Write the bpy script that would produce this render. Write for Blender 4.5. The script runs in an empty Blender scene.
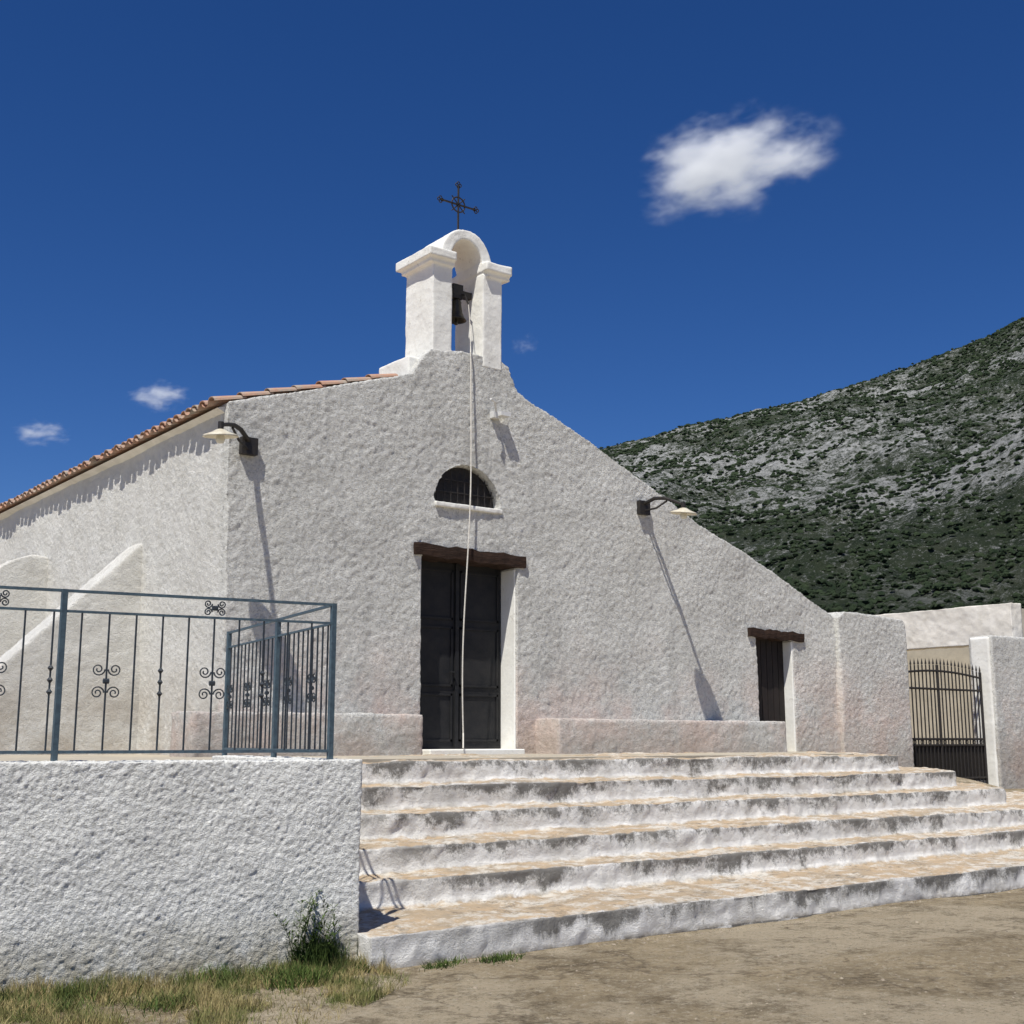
import bpy, bmesh, math, random
import numpy as np
from mathutils import Vector, noise, Matrix
random.seed(7); np.random.seed(7)
sc=bpy.context.scene
rad=math.radians
# ------------------------------------------------------------------ helpers
def link(o,parent=None):
    sc.collection.objects.link(o)
    if parent: o.parent=parent
    return o
def empty(name):
    o=bpy.data.objects.new(name,None); o.empty_display_size=.3
    return link(o)
def meshobj(name,v,f,mat=None,parent=None,smooth=False):
    me=bpy.data.meshes.new(name); me.from_pydata(v,[],f); me.update()
    bm=bmesh.new(); bm.from_mesh(me); bmesh.ops.recalc_face_normals(bm,faces=bm.faces); bm.to_mesh(me); bm.free()
    if mat: me.materials.append(mat)
    if smooth:
        for p in me.polygons: p.use_smooth=True
    return link(bpy.data.objects.new(name,me),parent)
class Geo:
    def __init__(s): s.v=[]; s.f=[]
    def add(s,v,f):
        o=len(s.v); s.v+= [tuple(p) for p in v]; s.f+=[tuple(i+o for i in q) for q in f]
    def box(s,x0,x1,y0,y1,z0,z1):
        s.add([(x0,y0,z0),(x1,y0,z0),(x1,y1,z0),(x0,y1,z0),(x0,y0,z1),(x1,y0,z1),(x1,y1,z1),(x0,y1,z1)],
              [(0,3,2,1),(4,5,6,7),(0,1,5,4),(1,2,6,5),(2,3,7,6),(3,0,4,7)])
    def prism_xz(s,p,y0,y1):
        n=len(p)
        s.add([(x,y0,z) for x,z in p]+[(x,y1,z) for x,z in p],
              [tuple(range(n)),tuple(range(2*n-1,n-1,-1))]+[(i,i+n,(i+1)%n+n,(i+1)%n) for i in range(n)])
    def prism_xy(s,p,z0,z1):
        n=len(p)
        s.add([(x,y,z0) for x,y in p]+[(x,y,z1) for x,y in p],
              [tuple(range(n-1,-1,-1)),tuple(range(n,2*n))]+[(i,(i+1)%n,(i+1)%n+n,i+n) for i in range(n)])
    def tube(s,pts,r,n=6,cap=True):
        pts=[Vector(p) for p in pts]; rs=r if isinstance(r,(list,tuple)) else [r]*len(pts)
        v=[];f=[]
        t0=(pts[1]-pts[0]).normalized()
        up=Vector((0,0,1)) if abs(t0.z)<.9 else Vector((1,0,0))
        a=t0.cross(up).normalized()
        for i,p in enumerate(pts):
            t=(pts[min(i+1,len(pts)-1)]-pts[max(i-1,0)]).normalized()
            a=(a-t*a.dot(t)).normalized(); b=t.cross(a)
            for k in range(n):
                an=2*math.pi*(k+.5)/n
                v.append(p+(a*math.cos(an)+b*math.sin(an))*rs[i])
        for i in range(len(pts)-1):
            for k in range(n):
                f.append((i*n+k,i*n+(k+1)%n,(i+1)*n+(k+1)%n,(i+1)*n+k))
        if cap:
            f.append(tuple(range(n))); f.append(tuple((len(pts)-1)*n+k for k in range(n)))
        s.add(v,f)
    def lathe(s,prof,c,axis=(0,0,1),n=24):
        ax=Vector(axis).normalized(); a=ax.orthogonal().normalized(); b=ax.cross(a); c=Vector(c)
        v=[];f=[]
        for r,h in prof:
            for k in range(n):
                an=2*math.pi*k/n; v.append(c+ax*h+(a*math.cos(an)+b*math.sin(an))*r)
        for i in range(len(prof)-1):
            for k in range(n): f.append((i*n+k,i*n+(k+1)%n,(i+1)*n+(k+1)%n,(i+1)*n+k))
        s.add(v,f)
    def obj(s,name,mat=None,parent=None,smooth=False): return meshobj(name,s.v,s.f,mat,parent,smooth)
def clouds_tex(name,scale,depth=3):
    t=bpy.data.textures.new(name,'CLOUDS'); t.noise_scale=scale; t.noise_depth=depth; return t
def bake(o,cutters=(),voxel=None,disp=()):
    for c in cutters:
        m=o.modifiers.new('b','BOOLEAN'); m.operation='DIFFERENCE'; m.object=c; m.solver='EXACT'
    if voxel:
        m=o.modifiers.new('r','REMESH'); m.mode='VOXEL'; m.voxel_size=voxel
    for sc_,st in disp:
        m=o.modifiers.new('d','DISPLACE'); m.texture=clouds_tex('t%g'%sc_,sc_); m.strength=st; m.mid_level=.5; m.texture_coords='LOCAL'
    dg=bpy.context.evaluated_depsgraph_get(); dg.update()
    me=bpy.data.meshes.new_from_object(o.evaluated_get(dg))
    o.modifiers.clear(); o.data=me
    for p in me.polygons: p.use_smooth=True
    for c in cutters: bpy.data.objects.remove(c)
    return o
# ------------------------------------------------------------------ materials
class Mt:
    def __init__(s,name,rough=.85,spec=.3,metal=0):
        s.m=bpy.data.materials.new(name); s.m.use_nodes=True; s.nt=s.m.node_tree; s.b=s.nt.nodes['Principled BSDF']
        s.b.inputs['Roughness'].default_value=rough; s.b.inputs['Specular IOR Level'].default_value=spec; s.b.inputs['Metallic'].default_value=metal
        g=s.nt.nodes.new('ShaderNodeNewGeometry'); s.pos=g.outputs['Position']; s.nrm=g.outputs['Normal']
    def n(s,t): return s.nt.nodes.new(t)
    def set(s,sock,v):
        if hasattr(v,'is_linked') : s.nt.links.new(v,sock)
        elif isinstance(v,(tuple,list)) and len(v)==3 and sock.type=='RGBA': sock.default_value=(*v,1)
        else: sock.default_value=v
    def noise(s,scale,detail=5,rough=.6,vec=None,dist=0):
        n=s.n('ShaderNodeTexNoise'); n.inputs['Scale'].default_value=scale; n.inputs['Detail'].default_value=detail
        n.inputs['Roughness'].default_value=rough; n.inputs['Distortion'].default_value=dist
        s.nt.links.new(vec or s.pos,n.inputs['Vector']); return n.outputs['Fac']
    def vor(s,scale,feature='F1',vec=None,out='Distance'):
        n=s.n('ShaderNodeTexVoronoi'); n.feature=feature; n.inputs['Scale'].default_value=scale
        s.nt.links.new(vec or s.pos,n.inputs['Vector']); return n.outputs[out]
    def stretch(s,v):
        n=s.n('ShaderNodeVectorMath'); n.operation='MULTIPLY'; s.nt.links.new(s.pos,n.inputs[0]); n.inputs[1].default_value=v; return n.outputs[0]
    def sep(s,v=None):
        n=s.n('ShaderNodeSeparateXYZ'); s.nt.links.new(v or s.pos,n.inputs[0]); return n.outputs
    def rng(s,v,a,b,c=0,d=1):
        n=s.n('ShaderNodeMapRange'); s.set(n.inputs[0],v)
        for i,x in enumerate((a,b,c,d)): n.inputs[i+1].default_value=x
        return n.outputs[0]
    def math(s,op,a,b=0):
        n=s.n('ShaderNodeMath'); n.operation=op; s.set(n.inputs[0],a); s.set(n.inputs[1],b); return n.outputs[0]
    def mix(s,f,a,b):
        n=s.n('ShaderNodeMix'); n.data_type='RGBA'; s.set(n.inputs[0],f); s.set(n.inputs[6],a); s.set(n.inputs[7],b); return n.outputs[2]
    def col(s,c): s.set(s.b.inputs['Base Color'],c); return s
    def bump(s,h,dist,strength=1):
        n=s.n('ShaderNodeBump'); n.inputs['Distance'].default_value=dist; n.inputs['Strength'].default_value=strength
        s.nt.links.new(h,n.inputs['Height'])
        if s.b.inputs['Normal'].is_linked: s.nt.links.new(s.b.inputs['Normal'].links[0].from_socket,n.inputs['Normal'])
        s.nt.links.new(n.outputs[0],s.b.inputs['Normal']); return s
def mul(m,a,b): return m.math('MULTIPLY',a,b)

# facade plaster (rough whitewash; the west side's sunlit brightness is painted into its colour)
P=Mt('rough_whitewash',.92,.15)
xyz=P.sep(); x=xyz[0]; y=xyz[1]; z=xyz[2]
c=P.mix(P.rng(P.noise(1.1,6,.68),.36,.68),(.85,.84,.785),(.70,.69,.64))
c=P.mix(mul(P,P.rng(P.noise(22,5,.8),.50,.63),.8),c,(.42,.415,.385))
low=mul(P,P.rng(P.math('ADD',z,mul(P,P.noise(1.1,5,.7),1.4)),3.9,2.5),P.rng(P.noise(.75,6,.72),.42,.60))
c=P.mix(mul(P,low,.55),c,(.80,.57,.47))
c=P.mix(mul(P,P.rng(P.math('ADD',z,mul(P,P.noise(2.5,6,.75),1.1)),2.5,1.9),.5),c,(.42,.37,.31))
streak=mul(P,P.rng(P.noise(1,6,.7,P.stretch((3.5,3.5,.3))),.55,.74),.45)
c=P.mix(streak,c,(.42,.41,.38))
sun_side=P.mix(P.rng(P.noise(2,6,.7),.4,.75),(.86,.845,.79),(.70,.68,.62))
sun_side=P.mix(mul(P,P.rng(z,2.8,1.4),P.rng(P.noise(1.3,5,.7),.35,.6)),sun_side,(.56,.50,.42))
c=P.mix(mul(P,P.rng(y,14.56,14.64),P.rng(x,7.2,7.1)),c,sun_side)  # west wall and buttresses get the paler tone painted in for sun
P.col(c); P.bump(P.noise(24,5,.75),.046,.95); P.bump(P.noise(65,4,.7),.014,.9); plaster=P.m
# smoother bright whitewash
P=Mt('smooth_whitewash',.85,.25)
c=P.mix(P.rng(P.noise(2,6,.7),.4,.75),(.87,.86,.80),(.74,.72,.65))
c=P.mix(P.rng(P.noise(7,7,.78),.59,.72),c,(.44,.41,.35))
P.col(c); P.bump(P.noise(14,5,.6),.014,.5); white=P.m
# roughcast wall
P=Mt('roughcast_render',.92,.2)
c=P.mix(P.rng(P.noise(45,4,.75),.46,.64),(.87,.865,.815),(.62,.615,.57))
c=P.mix(mul(P,P.rng(P.noise(2.2,6,.7),.48,.70),.4),c,(.56,.55,.50))
c=P.mix(mul(P,P.rng(P.noise(.9,6,.7,P.stretch((3,3,.5))),.52,.74),.3),c,(.46,.45,.41))
z=P.sep()[2]
c=P.mix(mul(P,P.rng(z,.45,.0),P.rng(P.noise(6,5,.7),.3,.55)),c,(.36,.32,.22))
P.col(c); P.bump(P.noise(42,4,.65),.020,.9); P.bump(P.noise(110,3,.6),.008,.9); rough=P.m
# steps
P=Mt('worn_step',.93,.15)
sx=P.sep(); nz=P.sep(P.nrm)[2]
tread=P.mix(P.rng(P.noise(2.0,7,.72),.36,.66),(.58,.43,.275),(.42,.345,.25))
tread=P.mix(P.rng(P.noise(3.2,8,.8),.48,.58),tread,(.71,.66,.57))
tread=P.mix(mul(P,P.rng(P.noise(6,8,.82),.53,.64),.85),tread,(.19,.165,.13))
riser=P.mix(P.rng(P.noise(2.6,6,.7),.44,.68),(.88,.86,.81),(.66,.64,.59))
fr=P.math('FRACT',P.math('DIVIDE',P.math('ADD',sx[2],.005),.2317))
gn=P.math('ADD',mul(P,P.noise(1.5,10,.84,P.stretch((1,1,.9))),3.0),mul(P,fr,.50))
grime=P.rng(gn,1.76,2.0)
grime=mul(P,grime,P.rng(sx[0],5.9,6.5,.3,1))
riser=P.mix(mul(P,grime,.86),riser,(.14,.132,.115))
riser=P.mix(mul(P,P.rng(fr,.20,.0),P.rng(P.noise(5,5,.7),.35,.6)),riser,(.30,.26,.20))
edge=P.rng(P.math('ADD',nz,mul(P,P.noise(10,5,.7),.7)),1.02,1.26)
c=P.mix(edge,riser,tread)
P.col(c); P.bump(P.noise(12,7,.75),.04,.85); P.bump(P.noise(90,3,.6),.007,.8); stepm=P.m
# platform
P=Mt('terrace_paving',.93,.15)
P.col(P.mix(P.rng(P.noise(2.5,6,.7),.35,.7),(.50,.44,.34),(.36,.33,.27))); P.bump(P.noise(20,6,.7),.02,.6); terr=P.m
# ground
P=Mt('dry_ground',.95,.1)
c=P.mix(P.rng(P.noise(.9,9,.74),.42,.60),(.53,.425,.275),(.35,.28,.18))
c=P.mix(P.rng(P.noise(.33,7,.68,dist=.6),.48,.56),c,(.60,.50,.35))
c=P.mix(mul(P,P.rng(P.noise(1.9,12,.86),.50,.58),.7),c,(.18,.14,.085))
c=P.mix(mul(P,P.rng(P.noise(14,8,.85),.52,.60),.75),c,(.66,.58,.44))
c=P.mix(mul(P,P.rng(P.noise(30,6,.85),.55,.63),.75),c,(.10,.078,.05))
crk=P.n('ShaderNodeVectorMath'); crk.operation='ADD'; P.nt.links.new(P.stretch((1,1,0)),crk.inputs[0])
nn=P.n('ShaderNodeTexNoise'); nn.inputs['Scale'].default_value=2.5; nn.inputs['Detail'].default_value=6; P.nt.links.new(P.pos,nn.inputs['Vector']); P.nt.links.new(nn.outputs['Color'],crk.inputs[1])
c=P.mix(mul(P,P.rng(P.vor(.4,'DISTANCE_TO_EDGE',crk.outputs[0]),.014,.0),mul(P,P.rng(P.noise(.8,3,.6),.42,.52),.5)),c,(.08,.06,.04))
P.col(c); P.bump(P.noise(5,9,.8),.09,.95); P.bump(P.noise(45,6,.8),.020,1); grd=P.m
# terracotta
P=Mt('terracotta',.85,.2)
c=P.mix(P.noise(9,3,.6),(.42,.20,.13),(.50,.35,.25)); c=P.mix(P.rng(P.noise(3,6,.75),.45,.62),c,(.38,.33,.27))
P.col(c); P.bump(P.noise(40,4,.6),.008,.6); tile=P.m
def simple(name,c1,c2,scale=20,rough=.6,spec=.4,metal=0,b=.004):
    P=Mt(name,rough,spec,metal); P.col(P.mix(P.rng(P.noise(scale,5,.7),.35,.65),c1,c2)); P.bump(P.noise(scale*3,4,.6),b,.5); return P.m
ironblack=simple('black_iron',(.012,.012,.013),(.035,.028,.022),30,.55)
railblue=simple('blue_grey_paint',(.085,.13,.155),(.05,.075,.095),25,.5)
railthin=simple('dark_grey_paint',(.04,.055,.068),(.03,.032,.036),25,.5)
bronze=simple('bronze',(.03,.028,.02),(.07,.06,.04),12,.45,.5,.5)
enamel=simple('cream_enamel',(.72,.68,.55),(.55,.48,.35),12,.4)
ropem=simple('rope_fibre',(.76,.73,.66),(.58,.54,.46),40,.9)
doorm=simple('dark_door_paint',(.012,.013,.015),(.024,.023,.023),6,.6,.3)
beige=simple('beige_render',(.56,.51,.41),(.44,.40,.32),2,.9,.2,0,.01)
creamw=simple('cream_render',(.84,.80,.72),(.68,.64,.56),3,.9,.2,0,.02)
P=Mt('old_timber',.88,.15)
P.col(P.mix(P.rng(P.noise(3,6,.7,P.stretch((1,10,12))),.35,.7),(.058,.034,.024),(.022,.015,.012))); P.bump(P.noise(5,5,.7,P.stretch((1,12,14))),.025,.9); timber=P.m

# ------------------------------------------------------------------ ground
def sm(t): t=max(0,min(1,t)); return t*t*(3-2*t)
def gh(x,y):
    h=sm((y-9.8)/4.2)*sm((x-14.5)/5)*(.62+.40*math.exp(-((x-20.2)/1.4)**2))
    h+=sm((x-26)/60)*2+sm((y-30)/80)*2.5*(x>-50)
    return h+.03*(noise.noise(Vector((x*.5,y*.5,0))))+.012*noise.noise(Vector((x*2.5,y*2.5,3)))-.01
def axis(a,b,st,far):
    l=list(np.arange(a,b+1e-6,st)); s=st
    u=[];q=b
    while q<far: s*=1.25; q+=s; u.append(q)
    s=st;w=[];q=a
    while q>-far: s*=1.25; q-=s; w.append(q)
    return w[::-1]+l+u
xs=axis(-2,30,.2,6000); ys=axis(2,22,.2,6000)
v=[(x,y,gh(x,y)) for y in ys for x in xs]; nx=len(xs)
f=[(j*nx+i,j*nx+i+1,(j+1)*nx+i+1,(j+1)*nx+i) for j in range(len(ys)-1) for i in range(nx-1)]
meshobj('ground',v,f,grd,None,True)
g=Geo()
for i in range(3000):
    x=random.uniform(2.5,17); y=random.uniform(4.5,7.85)
    if random.random()<.35: y=7.88-abs(random.gauss(0,.08)); x=random.uniform(5,17)
    r=random.uniform(.003,.011)*(1 if random.random()<.96 else 2.4)
    z=gh(x,y)
    vv=[(x+r*a*random.uniform(.7,1.4),y+r*b*random.uniform(.7,1.4),z+r*.6*cc*random.uniform(.6,1.1)) for a,b,cc in [(1,0,0),(-1,0,0),(0,1,0),(0,-1,0),(0,0,1),(0,0,-1)]]
    g.add(vv,[(0,2,4),(2,1,4),(1,3,4),(3,0,4),(2,0,5),(1,2,5),(3,1,5),(0,3,5)])
g.obj('pebbles',simple('pebble',(.40,.34,.25),(.22,.18,.13),9,.9))

# ------------------------------------------------------------------ steps
SH=.2317
ty=[7.95,9.12,9.52,10.15,10.64,11.1]
rx=[(21,23.2,13.6),(19.5,22.6,13.6),(18.2,22,13.6),(16.6,20.4,14.3),(16.17,19.2,14.3),(15.5,17.7,14.4)]
g=Geo()
for k in range(6):
    a,b,yb=rx[k]
    g.prism_xy([(5.0+.16*(ty[k]-8.2)-.12,ty[k]),(a,ty[k]),(b,yb),(b,14.6),(5.6,14.6)],-.3+.002*k,SH*(k+1))
st=g.obj('stone_steps',stepm); bake(st,(),.028,((.8,.09),(.13,.040)))
# ------------------------------------------------------------------ retaining wall + terrace
w=Vector((.9871,-.1599,0)); nb=Vector((.1599,.9871,0)); C=Vector((4.89,8.2,0))
def W(s,d,z): p=C-w*s+nb*d; return (p.x,p.y,z)
g=Geo()
pl=[W(0,0,0)[:2],W(7,0,0)[:2],W(7,.32,0)[:2],W(.3,.32,0)[:2],W(.3,3.1,0)[:2],W(0,3.1,0)[:2]]
g.prism_xy(pl[::-1],-.3,1.455)
rw=g.obj('retaining_wall',rough); bake(rw,(),.012,((.4,.03),(.030,.021)))
g=Geo()
g.prism_xy([W(.1,.1,0)[:2],(5.45,11.3),(15,11.5),(17.5,14.4),(18.3,14.6),(18.3,27.5),(-8,27.5),(-8,9.8),W(6.9,.1,0)[:2]],-.3,1.405)
g.obj('terrace',terr)

# ------------------------------------------------------------------ church
church=empty('church')
FY=14.43
prof=[(6.66,.6),(6.52,5.84),(9.0,6.62),(9.3,6.74),(9.45,6.98),(9.62,7.15),(10.2,7.21),(10.84,7.24),(11.02,7.15),(11.08,6.98),(11.2,6.78),(11.42,6.66),(11.71,6.56),(12.7,6.20),(13.69,5.74),(15.04,5.14),(16.8,4.50),(18.48,3.80),(18.5,.6)]
g=Geo(); g.prism_xz(prof,FY,FY+.5)
g.prism_xz([(6.66,.6),(6.52,5.8),(7.0,5.8),(7.05,.6)],FY+.3,27)
fac=g.obj('facade_and_side_wall',plaster,church)
def cutter_box(x0,x1,z0,z1):
    q=Geo(); q.box(x0,x1,FY-.3,FY+.9,z0,z1); return q.obj('cut')
c1=cutter_box(9.5,11.16,.2,4.14); c2=cutter_box(16.34,17.27,.2,3.34)
q=Geo(); q.prism_xz([(10.28+.57*math.cos(a),4.93+.57*math.sin(a)) for a in np.linspace(0,math.pi,20)],FY-.3,FY+.9); c3=q.obj('cut')
bake(fac,(c1,c2,c3),.026,((1.3,.07),(.065,.030)))
g=Geo(); g.box(7.0,18.3,26.6,27.0,.6,4.0); g.box(18.0,18.35,FY+.5,27,.6,3.6)
g.prism_xz([(7.0,4.0),(6.9,5.75),(10.2,6.8),(18.2,3.55),(18.2,3.5)],26.6,27.0)
g.obj('rear_walls',plaster,church)
g=Geo()
g.box(11.145,11.185,FY+.035,FY+.42,1.42,4.08); g.box(9.47,9.51,FY+.03,FY+.42,1.42,4.08)
g.box(9.52,11.14,FY-.22,FY+.45,1.30,1.475)
g.box(17.245,17.29,FY+.01,FY+.42,1.35,3.3)
ob=g.obj('door_jambs',white,church)
m=ob.modifiers.new('b','BEVEL'); m.width=.012
g=Geo(); g.box(9.70,10.88,FY-.035,FY+.3,4.86,4.925); ob=g.obj('window_sill',white,church); bake(ob,(),.012,((.1,.015),))
def beam(name,x0,x1,z0,z1,y0,y1):
    g=Geo(); n=14; v=[];f=[]
    for i in range(n+1):
        x=x0+(x1-x0)*i/n; sag=.012*math.sin(i*1.3)+.01*math.sin(i*2.9); dz=-.03*i/n
        for (yy,zz) in [(y0,z0),(y0-.006,(z0+z1)/2),(y0,z1),(y1,z1),(y1,z0)]:
            v.append((x,yy+.01*math.sin(i*2.1+zz*9),zz+sag+dz))
    for i in range(n):
        for k in range(5): f.append((i*5+k,i*5+(k+1)%5,(i+1)*5+(k+1)%5,(i+1)*5+k))
    f.append(tuple(range(5))); f.append(tuple(n*5+k for k in range(5)))
    g.add(v,f); return g.obj(name,timber,church)
beam('door_lintel',9.35,11.30,4.13,4.30,FY-.04,FY+.44)
beam('side_door_lintel',16.13,17.54,3.33,3.48,FY-.04,FY+.44)
g=Geo(); yd=FY+.36
for (a,b) in ((9.52,10.325),(10.335,11.14)):
    g.box(a,b,yd,yd+.06,1.48,4.12)
    for z0,z1 in ((1.58,2.25),(2.35,3.2),(3.3,4.02)):
        for (x0,x1,q0,q1) in ((a+.06,b-.06,z0,z0+.03),(a+.06,b-.06,z1-.03,z1),(a+.06,a+.09,z0,z1),(b-.09,b-.06,z0,z1)):
            g.box(x0,x1,yd-.02,yd+.01,q0,q1)
g.box(10.30,10.36,yd-.035,yd+.0,1.48,4.12)
g.tube([(10.25,yd-.03,2.55),(10.25,yd-.08,2.55),(10.18,yd-.08,2.55)],.012)
g.obj('main_door',doorm,church)
g=Geo(); g.box(16.36,17.25,FY+.22,FY+.28,1.4,3.34)
for i in range(6): g.box(16.37+i*.148,16.37+i*.148+.136,FY+.205,FY+.225,1.42,3.33)
g.obj('side_door',simple('brown_door',(.02,.013,.011),(.011,.008,.007),6,.7),church)
g=Geo(); yl=FY+.10
g.prism_xz([(10.28+.56*math.cos(a),4.93+.56*math.sin(a)) for a in np.linspace(0,math.pi,20)],yl+.05,yl+.08)
for i in range(-4,5):
    x=i*.12; hh=math.sqrt(max(.01,.55**2-x*x)); g.tube([(10.28+x,yl,4.93),(10.28+x,yl,4.93+hh)],.009)
for zz in (.18,.36):
    hh=math.sqrt(.55**2-zz*zz); g.tube([(10.28-hh,yl,4.93+zz),(10.28+hh,yl,4.93+zz)],.009)
g.obj('lunette_window',ironblack,church)

# roof tiles
def roof(name,xa,za,xb,zb,y0,y1,xfront=None):
    g=Geo(); d=Vector((xb-xa,0,zb-za)); L=d.length; d.normalize(); up=Vector((-d.z,0,d.x)) 
    if up.z<0: up=-up
    nrow=int((y1-y0)/.235); nt=int(L/.40)+1
    for i in range(nrow):
        yc=y0+i*.235; jx=random.uniform(-.03,.03)
        for t in range(nt):
            s0=t*.40+jx; s1=s0+.46; jy=random.uniform(-.014,.014); dz=random.uniform(-.008,.010)
            if xfront and yc<FY+1.05 and xa+d.x*s1>xfront: continue
            v=[]
            for (s,r,lift) in ((s0,.100,.03+dz),(s1,.082,.0+dz)):
                for k in range(8):
                    a=math.pi*k/7
                    p=Vector((xa,yc+jy,za))+d*s+up*(lift+r*.7*math.sin(a)); p.y+=r*math.cos(a); v.append(p)
                for k in range(7,-1,-1):
                    a=math.pi*k/7; rr=r-.016
                    p=Vector((xa,yc+jy,za))+d*s+up*(lift+rr*.7*math.sin(a)); p.y+=rr*math.cos(a); v.append(p)
            f=[(k,k+1,k+17,k+16) for k in range(15)]+[(15,0,16,31)]+[(k,15-k,14-k,k+1) for k in range(7)]
            g.add(v,f)
            v=[]
            for s,lift in ((s0-.04,.02),(s1,.0)):
                for k in range(6):
                    a=math.pi*k/5; p=Vector((xa,yc+.1175,za))+d*s+up*(lift+.03-.055*math.sin(a)); p.y+=.1*math.cos(a); v.append(p)
            g.add(v,[(k,k+1,k+7,k+6) for k in range(5)])
    return g.obj(name,tile,church,False)
roof('roof_tiles_west',6.36,5.81,10.2,7.00,FY+.14,27.2,9.25)
roof('roof_tiles_east',18.55,3.62,10.2,6.98,FY+.62,27.2)
g=Geo()
g.prism_xz([(6.42,5.77),(10.2,6.93),(10.2,6.81),(6.6,5.68)],FY+.1,27.1); g.prism_xz([(10.2,6.85),(10.2,6.92),(18.4,3.6),(18.4,3.5)],FY+.5,27.1)
g.obj('roof_deck',creamw,church)

# buttresses
g=Geo()
g.prism_xz([(6.75,.6),(6.75,4.5),(6.58,4.40),(3.9,1.75),(2.9,.6)],17.23,17.8)
pts=[(6.75,.6),(6.75,4.6),(6.55,4.66),(6.3,4.68),(6.0,4.58),(5.6,4.3),(5.0,3.75),(4.3,3.05),(3.4,2.0),(2.6,.6)]
g.prism_xz(pts,21.5,22.1)
bt=g.obj('buttresses',plaster,church); bake(bt,(),.03,((.4,.03),(.065,.015)))

# belfry
g=Geo(); y0,y1=FY+.0,FY+.74
g.box(9.63,9.97,y0,y1,7.05,8.50); g.box(10.53,10.88,y0,y1,7.05,8.50)
g.box(9.60,10.9,y0+.07,y1,6.6,7.12)
n=16; outer=[(10.25+.47*math.cos(a),8.62+.52*math.sin(a)) for a in np.linspace(0,math.pi,n)]
inner=[(10.25+.285*math.cos(a),8.62+.36*math.sin(a)) for a in np.linspace(0,math.pi,n)]
for i in range(n-1):
    g.prism_xz([inner[i],outer[i],outer[i+1],inner[i+1]],y0+.03,y1-.03)
for a,b in ((9.50,9.98),(10.52,11.0)):
    g.box(a,b,y0-.10,y1+.10,8.54,8.68); g.box(a+.06,b-.0,y0-.04,y1+.04,8.47,8.55)
g.box(9.30,9.75,y0+.12,y1+.2,6.3,7.02)
bf=g.obj('belfry',white,church); bake(bf,(),.018,((.5,.035),(.09,.006)))
g=Geo(); bc=(10.27,FY+.34)
g.lathe([(0,.33),(.05,.33),(.075,.30),(.085,.22),(.10,.12),(.125,.05),(.16,.0),(.15,-.0),(.11,.06),(.07,.22),(0,.28)],(bc[0],bc[1],7.80),n=24)
g.lathe([(0,-.05),(.03,-.04),(.035,-.01),(.02,.02),(.008,.05),(.008,.2)],(bc[0],bc[1],7.78),n=10)
b_=g.obj('bell',bronze,church,True)
g=Geo(); g.box(9.96,10.55,bc[1]-.045,bc[1]+.045,8.18,8.28); g.box(bc[0]-.09,bc[0]+.09,bc[1]-.06,bc[1]+.06,8.14,8.36)
g.tube([(10.30,bc[1],8.22),(10.36,bc[1]-.10,8.20),(10.40,bc[1]-.14,8.05)],.014)
g.tube([(bc[0],bc[1],8.1),(bc[0],bc[1],8.19)],.03)
g.obj('bell_yoke',ironblack,church)
# iron cross
g=Geo(); cx,cy=10.29,FY+.33
g.tube([(cx,cy,9.08),(cx,cy,9.98)],.017); g.tube([(cx-.33,cy,9.66),(cx+.33,cy,9.66)],.017)
def ring(g,c,r,t,n=20,u=Vector((1,0,0)),vv=Vector((0,0,1))):
    c=Vector(c); g.tube([c+u*(r*math.cos(2*math.pi*i/n))+vv*(r*math.sin(2*math.pi*i/n)) for i in range(n+1)],t)
ring(g,(cx,cy,9.66),.12,.012)
for dx,dz in ((-.33,0),(.33,0),(0,.32)):
    for a in (0,90,180,270):
        ring(g,(cx+dx+.03*math.cos(rad(a)),cy,9.66+dz+.03*math.sin(rad(a))),.024,.008,10)
for sx_,sz_ in ((1,1),(1,-1),(-1,1),(-1,-1)):
    g.tube([(cx+sx_*.02,cy,9.66+sz_*.02),(cx+sx_*.12,cy,9.66+sz_*.12)],.009)
g.lathe([(0,.1),(.03,.1),(.06,.03),(.08,0)],(cx,cy,9.06),n=12)
g.obj('iron_cross',ironblack,church)
# bell rope
pts=[(10.40,bc[1]-.14,8.05),(10.37,FY+.10,7.6),(10.30,FY+.0,7.32),(10.26,FY-.06,7.2)]
for i in range(1,31):
    t=i/30; pts.append((10.26-.10*t+.07*math.sin(t*6.5)*t,FY-.07-.04*math.sin(t*3.1),7.2-5.70*t))
pts[-1]=(10.02,FY-.28,1.49)
g=Geo(); g.tube(pts,[.006]*3+[.0105]*(len(pts)-3),6); g.obj('bell_rope',ropem,church)

g=Geo()
g.box(10.66,10.78,FY-.10,FY+.02,6.28,6.38); g.tube([(10.72,FY-.08,6.36),(10.60,FY-.2,6.48),(10.50,FY-.24,6.50)],.016); g.box(10.74,10.92,FY-.18,FY-.05,6.31,6.37)
o=g.obj('flood_light',simple('white_plastic',(.7,.7,.68),(.6,.6,.58),9,.5)); 

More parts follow.
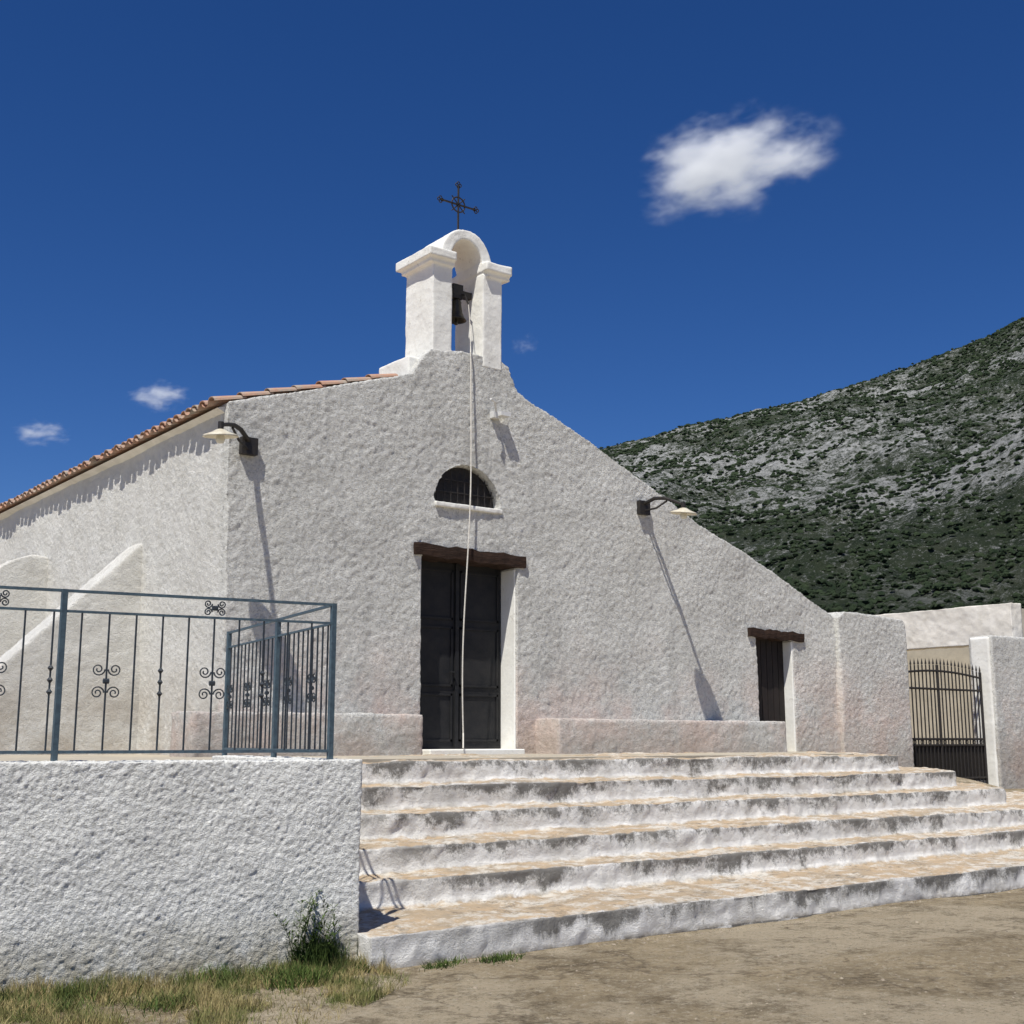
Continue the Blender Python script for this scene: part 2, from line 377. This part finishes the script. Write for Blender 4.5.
def wall_lamp(base,tip,name):
    root=empty(name); b=Vector(base); t=Vector(tip)
    g=Geo(); d=(t-b); dh=Vector((d.x,d.y,0)).normalized()
    g.box(b.x-.11,b.x+.11,b.y-.06,b.y+.03,b.z-.12,b.z+.10)
    g.tube([b+Vector((0,-.03,.05)),b+d*.30+Vector((0,0,.17)),b+d*.55+Vector((0,0,.19)),b+d*.8+Vector((0,0,.16)),t+Vector((0,0,.12))],[.03,.03,.028,.026,.024],8)
    g.tube([b+Vector((0,-.03,-.06)),b+d*.35+Vector((0,0,.02)),b+d*.6+Vector((0,0,.15))],.016)
    g.tube([t+Vector((0,0,.16)),t+Vector((0,0,.03))],.035,10)
    g.obj('bracket',ironblack,root,False)
    g=Geo(); g.lathe([(.03,.07),(.06,.06),(.10,.035),(.2,-.0),(.215,-.025),(.205,-.025),(.18,-.01),(.09,.02),(.0,.03)],t,(.12*dh.x,.12*dh.y,1),28)
    g.obj('dish',enamel,root,True)
    g=Geo(); g.lathe([(0,-.11),(.04,-.10),(.06,-.06),(.045,-.01),(.03,.03)],t,n=14); g.obj('bulb',simple('frosted_glass',(.7,.68,.6),(.6,.58,.5),5,.3),root,True)
wall_lamp((6.80,FY-.03,5.30),(6.10,FY-.74,5.20),'wall_lamp')
wall_lamp((13.70,FY-.03,5.28),(13.74,FY-.9,5.08),'wall_lamp.001')

def bench(name,x0,x1,zt):
    g=Geo(); g.box(x0,x1,FY-.52,FY+.1,1.2,zt); o=g.obj(name,plaster); bake(o,(),.025,((.5,.05),(.09,.025)))
bench('stone_bench',6.0,9.2,1.93); bench('stone_bench.001',11.52,16.42,1.90)

g=Geo(); g.prism_xz([(18.46,.4),(18.44,3.80),(18.65,3.92),(20.35,3.86),(20.45,3.8),(20.5,.4)],FY-.10,FY+.4)
o=g.obj('boundary_wall',plaster); bake(o,(),.026,((1.1,.07),(.065,.030)))
g=Geo(); g.prism_xz([(23.62,.2),(23.62,3.74),(30,3.78),(30,.2)],14.5,15.05)
o=g.obj('boundary_wall.001',plaster); bake(o,(),.03,((.9,.05),(.08,.030)))
g=Geo(); g.box(23.585,23.66,14.56,14.99,.4,3.70); o=g.obj('gate_jamb',white); bake(o,(),.02,((.4,.02),))
cem=empty('cemetery_building')
g=Geo(); g.box(25.6,26.0,15.2,23,3.72,4.6); g.box(25.6,26,15.2,15.6,.4,3.72); g.box(25.6,26,22.4,23,.4,3.72)
o=g.obj('portico_beam',creamw,cem); bake(o,(),.04,((.8,.06),(.12,.03)))
g=Geo(); g.box(27.6,28.9,15.25,22.9,.4,4.50); g.box(26.0,27.6,22.5,22.9,.4,4.50); g.box(26.01,27.6,15.21,15.5,.4,4.50); g.obj('portico_wall',beige,cem)

# iron gate
g=Geo(); gy=14.78; xa,xb=20.55,23.55; nb_=25
def gtop(x):
    t=(x-xa)/(xb-xa); return 2.86+.10*math.sin(math.pi*t)
for i in range(nb_):
    x=xa+(xb-xa)*i/(nb_-1); th=.028 if i in(0,12,nb_-1) else .014
    g.tube([(x,gy,.72),(x,gy,gtop(x)+.12)],th); 
    g.lathe([(.0,.12),(.022,.0),(.0,-.02)],(x,gy,gtop(x)+.14),n=6)
for zz in (.85,1.5,1.62,2.6): g.tube([(xa,gy,zz),(xb,gy,zz)],.022)
g.tube([(xa+(xb-xa)*i/24,gy,gtop(xa+(xb-xa)*i/24)) for i in range(25)],.022)
g.box(xa,xb,gy+.02,gy+.03,.80,1.5)
for i in range(12): ring(g,(xa+.12+(xb-xa-.24)*i/11,gy,1.56),.05,.008,10)
g.obj('iron_gate',ironblack)

# ------------------------------------------------------------------ railing
root=empty('metal_railing'); zb,z1,z2=1.52,2.47,2.61
thick=Geo(); thin=Geo()
def bar(G,s,d,za,zc,r): G.tube([W(s,d,za),W(s,d,zc)],r,4)
RD=.10; RS=.22
L=5.6
for zz,r in ((zb,.015),(z1,.012),(z2,.014)): thick.tube([W(RS,RD,zz),W(L,RD,zz)],r,4)
for zz,r in ((zb,.015),(z1,.012),(z2,.014)): thick.tube([W(RS,RD,zz),W(RS,2.95,zz)],r,4)
for s in (RS,2.17,4.1): bar(thick,s,RD,1.42,z2+.01,.026)
for d in (1.45,2.95): bar(thick,RS,d,1.40,z2+.01,.026)
def spiral(G,fn,c,r,sgn,start,turn=1.6,n=22,t=.006):
    pts=[]
    for i in range(n+1):
        q=i/n; a=start+sgn*q*turn*2*math.pi; rr=r*(1-.8*q); pts.append(fn(c[0]+rr*math.cos(a),c[1]+rr*math.sin(a)))
    G.tube(pts,t,4)
def scrolls(fn,u,zc,h=.16,w_=.055,r=.045):
    for sx_ in (-1,1):
        for sz_ in (-1,1):
            spiral(thin,fn,(u+sx_*w_,zc+sz_*h*.5),r,sx_*sz_,math.pi if sx_>0 else 0)
    thin.tube([fn(u-.02,zc),fn(u+.02,zc)],.018,6)
frontf=lambda s,z: W(s,RD,z)
retf=lambda d,z: W(RS,d,z)
i=0; s=RS+.17
while s<L:
    bar(thin,s,RD,zb,z1,.0075)
    if i%4==0 and i>0:
        scrolls(frontf,s,2.0)
        if i%8==4: scrolls(frontf,s,(z1+z2)/2,.06,.05,.03)
    elif i%4==2:
        for zz in (1.92,2.0,2.08): thin.lathe([(0,-.03),(.02,0),(0,.03)],W(s,RD,zz),n=6)
    s+=.184; i+=1
d=RD+.11;i=0
while d<2.95:
    bar(thin,RS,d,zb,z1,.0075)
    if i%5==3: scrolls(retf,d,2.0)
    d+=.115;i+=1
thick.obj('frame',railblue,root); thin.obj('bars_and_scrolls',railthin,root)

# ------------------------------------------------------------------ grass / weeds
def blades(name,pts,mat):
    v=[];f=[]
    for (x,y,z,h,wd,lx,ly) in pts:
        a=random.uniform(0,math.pi); dx,dy=math.cos(a)*wd,math.sin(a)*wd; o=len(v)
        v+=[(x-dx,y-dy,z),(x+dx,y+dy,z),(x+dx*.7+lx*.4,y+dy*.7+ly*.4,z+h*.55),(x-dx*.7+lx*.4,y-dy*.7+ly*.4,z+h*.55),(x+lx,y+ly,z+h)]
        f+=[(o,o+1,o+2,o+3),(o+3,o+2,o+4)]
    return meshobj(name,v,f,mat)
def gmat(name,a,b,c):
    P=Mt(name,.8,.2); P.col(P.mix(P.rng(P.noise(3,4,.7),.42,.58),P.mix(P.rng(P.noise(60,2,.5),.35,.65),a,b),c)); 
    return P.m
dry=gmat('dry_grass',(.46,.36,.18),(.28,.24,.10),(.13,.155,.045)); green=gmat('green_weed',(.07,.11,.025),(.12,.17,.04),(.05,.08,.02))
pts=[]
while len(pts)<26000:
    s=random.uniform(-.1,3.6); 
    depth=random.random()**1.2*1.7
    if s<.9: depth*=.5+.5*max(0,s)/.9
    p=C-w*s-nb*(depth+.01)
    n_=noise.noise(Vector((p.x*2.2,p.y*2.2,5)))+.5*noise.noise(Vector((p.x*7,p.y*7,1)))
    if n_<-.2+depth*.25 and random.random()<.88: continue
    h=random.uniform(.015,.08)*(1.6 if depth<.25 else 1)*(1+max(0,n_))
    pts.append((p.x,p.y,gh(p.x,p.y)-.005,h,random.uniform(.0015,.003),random.gauss(0,.035),random.gauss(0,.035)))
blades('dry_grass',pts,dry)
pts=[]
for (s,dd,R_,n,H) in ((.32,.10,.12,1100,.24),(.62,.45,.18,1000,.13),(.12,.2,.14,300,.09),(1.0,.1,.25,400,.13),(1.5,.7,.2,250,.09),(1.9,.1,.25,350,.12),(2.5,.12,.25,350,.12),(2.2,.5,.25,250,.09),(3.0,.5,.3,300,.09)):
    for i in range(n):
        p=C-w*(s+random.gauss(0,R_*.6))-nb*abs(dd+random.gauss(0,R_*.5)); pts.append((p.x,p.y,gh(p.x,p.y)-.005,H*random.uniform(.4,1.1),random.uniform(.002,.005),random.gauss(0,.05),random.gauss(0,.05)))
for (cx_,cy_,n) in ((5.78,7.73,200),(5.95,7.78,70),(5.3,7.78,110),(5.45,7.83,70)):
    for i in range(n): 
        x=cx_+random.gauss(0,.07); y=cy_+random.gauss(0,.04); pts.append((x,y,gh(x,y)-.005,random.uniform(.015,.07),.004,random.gauss(0,.03),random.gauss(0,.03)))
blades('green_grass',pts,green)
g=Geo()
for k in range(24):
    p=C-w*(.35+random.gauss(0,.10))-nb*(.08+abs(random.gauss(0,.05))); H=random.uniform(.22,.56); lx,ly=random.gauss(0,.08),random.gauss(0,.04)
    st_=[Vector((p.x+lx*t*t,p.y+ly*t*t,gh(p.x,p.y)+H*t)) for t in np.linspace(0,1,7)]
    g.tube(st_,[.004-.0005*i for i in range(7)],4)
    for j in range(44):
        t=random.uniform(.05,1); q=Vector((p.x+lx*t*t,p.y+ly*t*t,gh(p.x,p.y)+H*t)); a=random.uniform(0,6.28); l=random.uniform(.03,.09)*(1.2-t*.7)
        dvec=Vector((math.cos(a),math.sin(a),random.uniform(.1,.9)))*l; sd=Vector((-math.sin(a),math.cos(a),0))*.006
        g.add([q,q+dvec*.5+sd,q+dvec,q+dvec*.5-sd],[(0,1,2,3)])
g.obj('weed_plant',green)

# ------------------------------------------------------------------ mountain
KA=[-180,-120,-60,-20,0,15,30,37,41.6,44,45.9,48.6,50.9,53.2,55.4,58,60.7,66,75,90,120,180]
KE=[1.5,1.5,1.5,2,3,4,8,11.8,13.3,13.85,14.3,14.8,15.1,15.65,16.2,16.9,17.6,19,20,17,8,1.5]
rings=[130+ (1000-130)*(i/170) for i in range(171)]+[1060,1150,1300,1600,2200]
azs=list(np.arange(-180,28,4.))+list(np.arange(28,72,.14))+list(np.arange(72,180.1,4.))
RR=930.
def mh(r,az):
    el=np.interp(az,KA,KE); H=RR*math.tan(rad(el)); t=(r-130)/(RR-130)
    x=r*math.sin(rad(az)); y=r*math.cos(rad(az))
    if t<=1: base=H*(.12*t+.88*(t**1.15)); fade=sm(t/.15)*sm((1-t)/.12+.12)
    else: base=H*max(0,1-((t-1)*1.0)); fade=.3
    n=noise.fractal(Vector((x/170,y/170,0)),1,2.1,5)*20+ (abs(noise.noise(Vector((x/60,y/60,4))))-.3)*8
    n2=noise.fractal(Vector((x/14,y/14,9)),.8,2.1,4)*2.8
    k=min(1,H/150)
    return base+n*fade*k+n2*sm(t/.05)*min(1,k+.2)*(.8 if t<1.02 else .3)-1.0
v=[];f=[];na=len(azs)
for r in rings:
    for az in azs:
        v.append((r*math.sin(rad(az)),r*math.cos(rad(az)),mh(r,az) if r<2000 else -5))
for j in range(len(rings)-1):
    for i in range(na-1): f.append((j*na+i,j*na+i+1,(j+1)*na+i+1,(j+1)*na+i))
P=Mt('scrub_and_limestone',.95,.1)
big=P.noise(.010,4,.6); z=P.sep()[2]
scrub=P.mix(P.rng(P.noise(.12,6,.75),.35,.65),(.022,.035,.020),(.056,.072,.040))
scrub=P.mix(mul(P,P.rng(P.noise(.045,5,.7),.48,.62),.45),scrub,(.100,.108,.074))
rock=P.mix(P.rng(P.noise(.5,5,.7),.35,.7),(.58,.58,.555),(.28,.285,.275))
rm=P.math('ADD',mul(P,P.noise(.20,9,.9,dist=.3),1.0),mul(P,big,.46))
mask=P.rng(rm,.745,.785)
m2=P.rng(P.math('ADD',P.noise(.65,6,.85),mul(P,big,.30)),.68,.72)
mask=P.math('MAXIMUM',mask,mul(P,m2,.75))
mask=mul(P,mask,P.rng(P.math('ADD',z,mul(P,P.noise(.03,4,.6),50)),50,78,.05,1))
P.col(P.mix(mask,scrub,rock)); P.bump(P.noise(.3,8,.8),3.5,1.0)
mt=P.m
meshobj('mountain',v,f,mt,None,True)
ico=[(0,0,1),(.89,0,.45),(.28,.85,.45),(-.72,.53,.45),(-.72,-.53,.45),(.28,-.85,.45),(.72,.53,-.2),(-.28,.85,-.2),(-.89,0,-.2),(-.28,-.85,-.2),(.72,-.53,-.2)]
icf=[(0,1,2),(0,2,3),(0,3,4),(0,4,5),(0,5,1),(1,6,2),(2,7,3),(3,8,4),(4,9,5),(5,10,1),(6,7,2),(7,8,3),(8,9,4),(9,10,5),(10,6,1)]
V=[];Fc=[];cnt=0
while cnt<32000:
    az=random.uniform(39,64); t=random.random()**.55; r=160+t*790
    x=r*math.sin(rad(az)); y=r*math.cos(rad(az))
    q=noise.noise(Vector((x/70,y/70,2)))*.45+.9*noise.noise(Vector((x/9,y/9,7)))
    if q<-.02+.10*sm(t*2) and random.random()<.88 and t>.2: continue
    z=mh(r,az); R_=random.uniform(.45,1.5)*(.75+.35*t); o=len(V)
    for p in ico:
        k=R_*random.uniform(.6,1.35); V.append((x+p[0]*k,y+p[1]*k,z+p[2]*k*.8))
    Fc+=[tuple(i+o for i in q) for q in icf]; cnt+=1
P=Mt('scrub_leaves',.9,.1); P.col(P.mix(P.rng(P.noise(.25,5,.75),.35,.65),(.020,.034,.018),(.058,.080,.040))); P.bump(P.noise(2,4,.8),.8,1)
meshobj('hillside_shrubs',V,Fc,P.m)

# ------------------------------------------------------------------ clouds
def cloud(name,az,el,dist,sx_,sz_,dens,seed,thr=0.0,tilt=-8,soft=1.6):
    c=Vector((math.sin(rad(az))*math.cos(rad(el)),math.cos(rad(az))*math.cos(rad(el)),math.sin(rad(el))))*dist
    bpy.ops.mesh.primitive_ico_sphere_add(subdivisions=3,radius=1,location=c); o=bpy.context.object; o.name=name
    o.scale=(sx_,sx_*.6,sz_); o.rotation_euler=(0,rad(tilt),rad(-az))
    m=bpy.data.materials.new(name+'_vapour'); m.use_nodes=True; nt=m.node_tree; nt.nodes.clear()
    A=nt.nodes.new; Lk=nt.links.new
    tc=A('ShaderNodeTexCoord'); off=A('ShaderNodeVectorMath'); off.operation='ADD'; off.inputs[1].default_value=(seed,seed*.7,0); Lk(tc.outputs['Object'],off.inputs[0])
    ln=A('ShaderNodeVectorMath'); ln.operation='LENGTH'; Lk(tc.outputs['Object'],ln.inputs[0])
    nz=A('ShaderNodeTexNoise'); nz.inputs['Scale'].default_value=1.9; nz.inputs['Detail'].default_value=6; nz.inputs['Roughness'].default_value=.6; nz.inputs['Distortion'].default_value=.1; Lk(off.outputs[0],nz.inputs['Vector'])
    def ma(op,a,b):
        n=A('ShaderNodeMath'); n.operation=op
        for i,q in enumerate((a,b)):
            if hasattr(q,'is_linked'): Lk(q,n.inputs[i])
            else: n.inputs[i].default_value=q
        return n.outputs[0]
    d=ma('SUBTRACT',.62-thr,ln.outputs['Value']); d=ma('ADD',d,ma('MULTIPLY',ma('SUBTRACT',nz.outputs['Fac'],.5),2.3))
    d=ma('MINIMUM',ma('MAXIMUM',ma('MULTIPLY',d,soft),0.),1.); d=ma('MULTIPLY',d,d)
    ed=ma('MINIMUM',ma('MAXIMUM',ma('MULTIPLY',ma('SUBTRACT',1.,ln.outputs['Value']),4.),0.),1.); d=ma('MULTIPLY',ma('MULTIPLY',d,ed),dens)
    vs=A('ShaderNodeVolumeScatter'); vs.inputs['Color'].default_value=(1,1,1,1); Lk(d,vs.inputs['Density'])
    em=A('ShaderNodeEmission'); em.inputs['Color'].default_value=(.92,.95,1,1); Lk(ma('MULTIPLY',d,.36),em.inputs['Strength'])  # vapour glows by itself, in place of sunlight scattered many times inside it
    ad=A('ShaderNodeAddShader'); Lk(vs.outputs[0],ad.inputs[0]); Lk(em.outputs[0],ad.inputs[1])
    ou=A('ShaderNodeOutputMaterial'); Lk(ad.outputs[0],ou.inputs['Volume'])
    try: m.cycles.volume_step_rate=.8
    except Exception: pass
    o.data.materials.append(m)
cloud('cloud',48.1,25.6,1500,136,74,.05,5.3,-.09,-10,1.8)
cloud('cloud.001',21.2,15.1,1500,44,23,.06,7.7,-.06)
cloud('cloud.002',16.4,13.1,1500,42,21,.045,11.2,-.03)
cloud('cloud.003',38.1,18.0,1500,22,20,.02,5.5)

# ------------------------------------------------------------------ light, sky, camera
S=Vector((-1.75,-1.06,3.65)).normalized(); el=math.asin(S.z); azs_=math.atan2(S.x,S.y)
sun=bpy.data.lights.new('sun','SUN'); sun.energy=5.0; sun.angle=rad(.53); sun.color=(1,.965,.895)
so=link(bpy.data.objects.new('sun',sun)); so.rotation_euler=S.to_track_quat('Z','Y').to_euler()
wd=bpy.data.worlds.new('World'); sc.world=wd; wd.use_nodes=True; nt=wd.node_tree
sk=nt.nodes.new('ShaderNodeTexSky'); sk.sky_type='NISHITA'; sk.sun_disc=False; sk.sun_elevation=el; sk.sun_rotation=azs_%(2*math.pi)
sk.altitude=1500; sk.air_density=.9; sk.dust_density=.1; sk.ozone_density=5
hs=nt.nodes.new('ShaderNodeHueSaturation'); hs.inputs['Saturation'].default_value=1.25; hs.inputs['Hue'].default_value=.512; nt.links.new(sk.outputs[0],hs.inputs['Color'])
bg=nt.nodes['Background']; nt.links.new(hs.outputs[0],bg.inputs[0]); bg.inputs[1].default_value=.088
cam=bpy.data.cameras.new('camera'); cam.lens=36*1250/1024; cam.sensor_width=36; cam.clip_end=20000; cam.clip_start=.05
co=link(bpy.data.objects.new('camera',cam)); co.location=(0,0,1.6); co.rotation_euler=(rad(90+10.34),0,rad(-37.5)); sc.camera=co
sc.view_settings.view_transform='Standard'; sc.view_settings.look='None'; sc.view_settings.exposure=0
